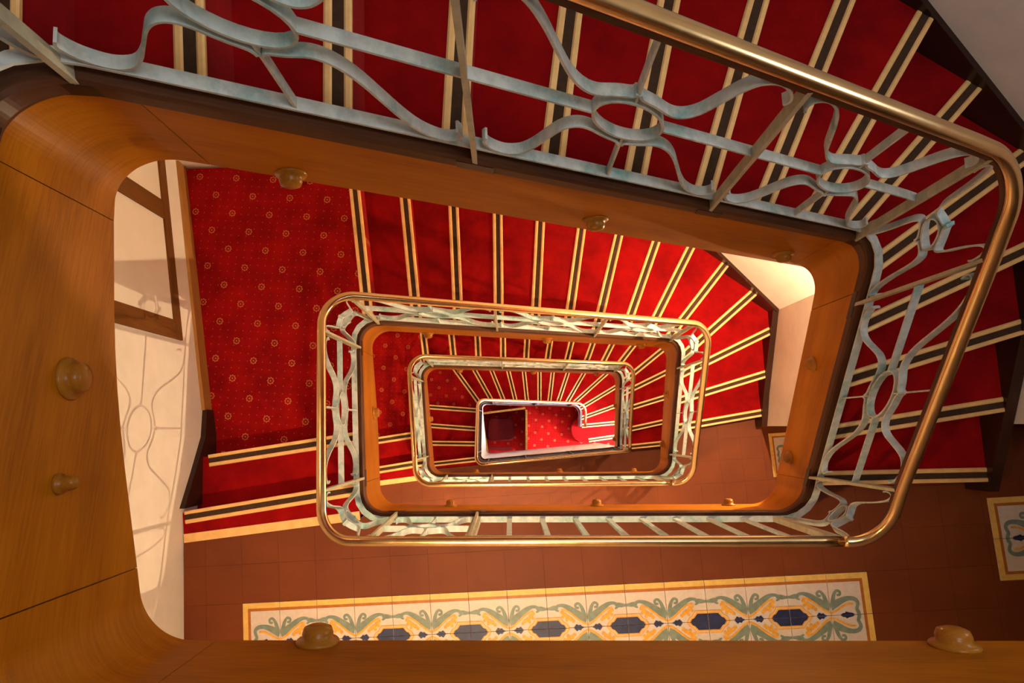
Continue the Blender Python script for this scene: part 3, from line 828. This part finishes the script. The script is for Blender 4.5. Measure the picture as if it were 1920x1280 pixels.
for i in range(9):
    a = math.radians(-40+10*i); bk.append((-.172+.30*math.sin(a), -.33-.10*(math.cos(a)-.77)))
rings = []
for (x, y), wd in zip(bk, (.012, .022, .026, .028, .028, .028, .026, .022, .012)): rings.append([V(x, y+wd, 12.02), V(x, y-wd, 12.02), V(x, y-wd, 12.40), V(x, y+wd, 12.40)])
cp.append(obj('backrest', loft(rings, smooth=False), M['cushion'], ch))
for x, y in ((-.35, .13), (.0, .13), (-.33, -.2), (-.01, -.2)):
    cp.append(obj('leg', loft([[V(x+sx*r, y+sy*r, D) for sx, sy in ((1, 1), (-1, 1), (-1, -1), (1, -1))] for D, r in ((12.46, .02), (DG, .013))]), M['dark'], ch))
for c in cp: c.matrix_parent_inverse = Matrix.Translation(ch.location).inverted()

# ------------------------------------------------------------------ lamps (out of the lens's view, they light the stairs)
def lamp(name, at, ax, r, mat, label, grp, can=False):
    root = tag(empty(name, at), label, 'lamp', grp); ax = ax.normalized(); z0 = Vector((0, 0, 0))
    if can:
        obj('housing', lathe([(0, 0), (r*1.7, 0), (r*1.7, r*3.5), (r*1.62, r*3.5), (r*1.62, .012), (0, .012)], 24, ax, z0), M['darkiron'], root)
        h = .02
    else:
        obj('mount', lathe([(r*.9, 0), (r*.95, .01), (r*.5, .02), (r*.35, .05), (r*.35, .07)], 18, ax, z0), M['brass'], root); h = .06
    obj('globe', lathe([(r*math.sin(math.pi*k/10), h+r-r*math.cos(math.pi*k/10)) for k in range(11)], 18, ax, z0), mat, root)
    return root
ORD = ('first', 'second', 'third')
for k in (1, 2, 3):
    b = DF+(k-1)*H; f = (1.0, .42, .25)[k-1]; g = (1.0, 1.6, .28)[k-1]
    mw = m_emit('wall_lamp_glass', (1.0, .72, .42), LAMP_WALL*f); mc = m_emit('can_lamp_glass', (1.0, .66, .34), LAMP_CEIL*g); mh = m_emit('half_landing_fill_glass', (1.0, .70, .40), 300*f)
    lamp('stair_lamp', V(2.315, .42, b+.42), Vector((-1, -.03, 0)), .013, mw, 'round glass wall lamp on the right stair wall, %s storey down' % ORD[k-1], 'stair wall lamps')
    lamp('can_lamp', V(-.1, -1.15, b-H+.27), Vector((0, 0, -1)), .07, mc, 'can lamp under the %s landing from the top' % ORD[k-1], 'landing ceiling lamps', True)
    lamp('can_lamp', V(-1.42, .75, b-H+.36+.26), Vector((0, 0, -1)), .07, mh, 'added unseen fill lamp under the %s carpeted half landing from the top' % ORD[k-1], 'landing ceiling lamps', True)  # unseen fill lamps, added to brighten the left wall
# small window in the right wall over the topmost winders
w2 = struct(empty('window_2', V(2.30, .6, 1.5)))
def w2box(nm, y0, y1, D0, D1, x0, x1, mat):
    o = obj(nm, prism([(x0, y0), (x1, y0), (x1, y1), (x0, y1)], D0, D1), mat, w2); o.matrix_parent_inverse = Matrix.Translation(w2.location).inverted()
w2box('pane', .34, .74, .95, 1.45, 2.285, 2.292, m_emit('daylit_frosted_pane', (.80, .90, 1.0), 9.0))
for a0, a1, b0, b1 in ((.29, .34, .90, 1.50), (.74, .79, .90, 1.50), (.34, .74, .90, .95), (.34, .74, 1.45, 1.50)): w2box('frame', a0, a1, b0, b1, 2.27, 2.33, M['timber'])
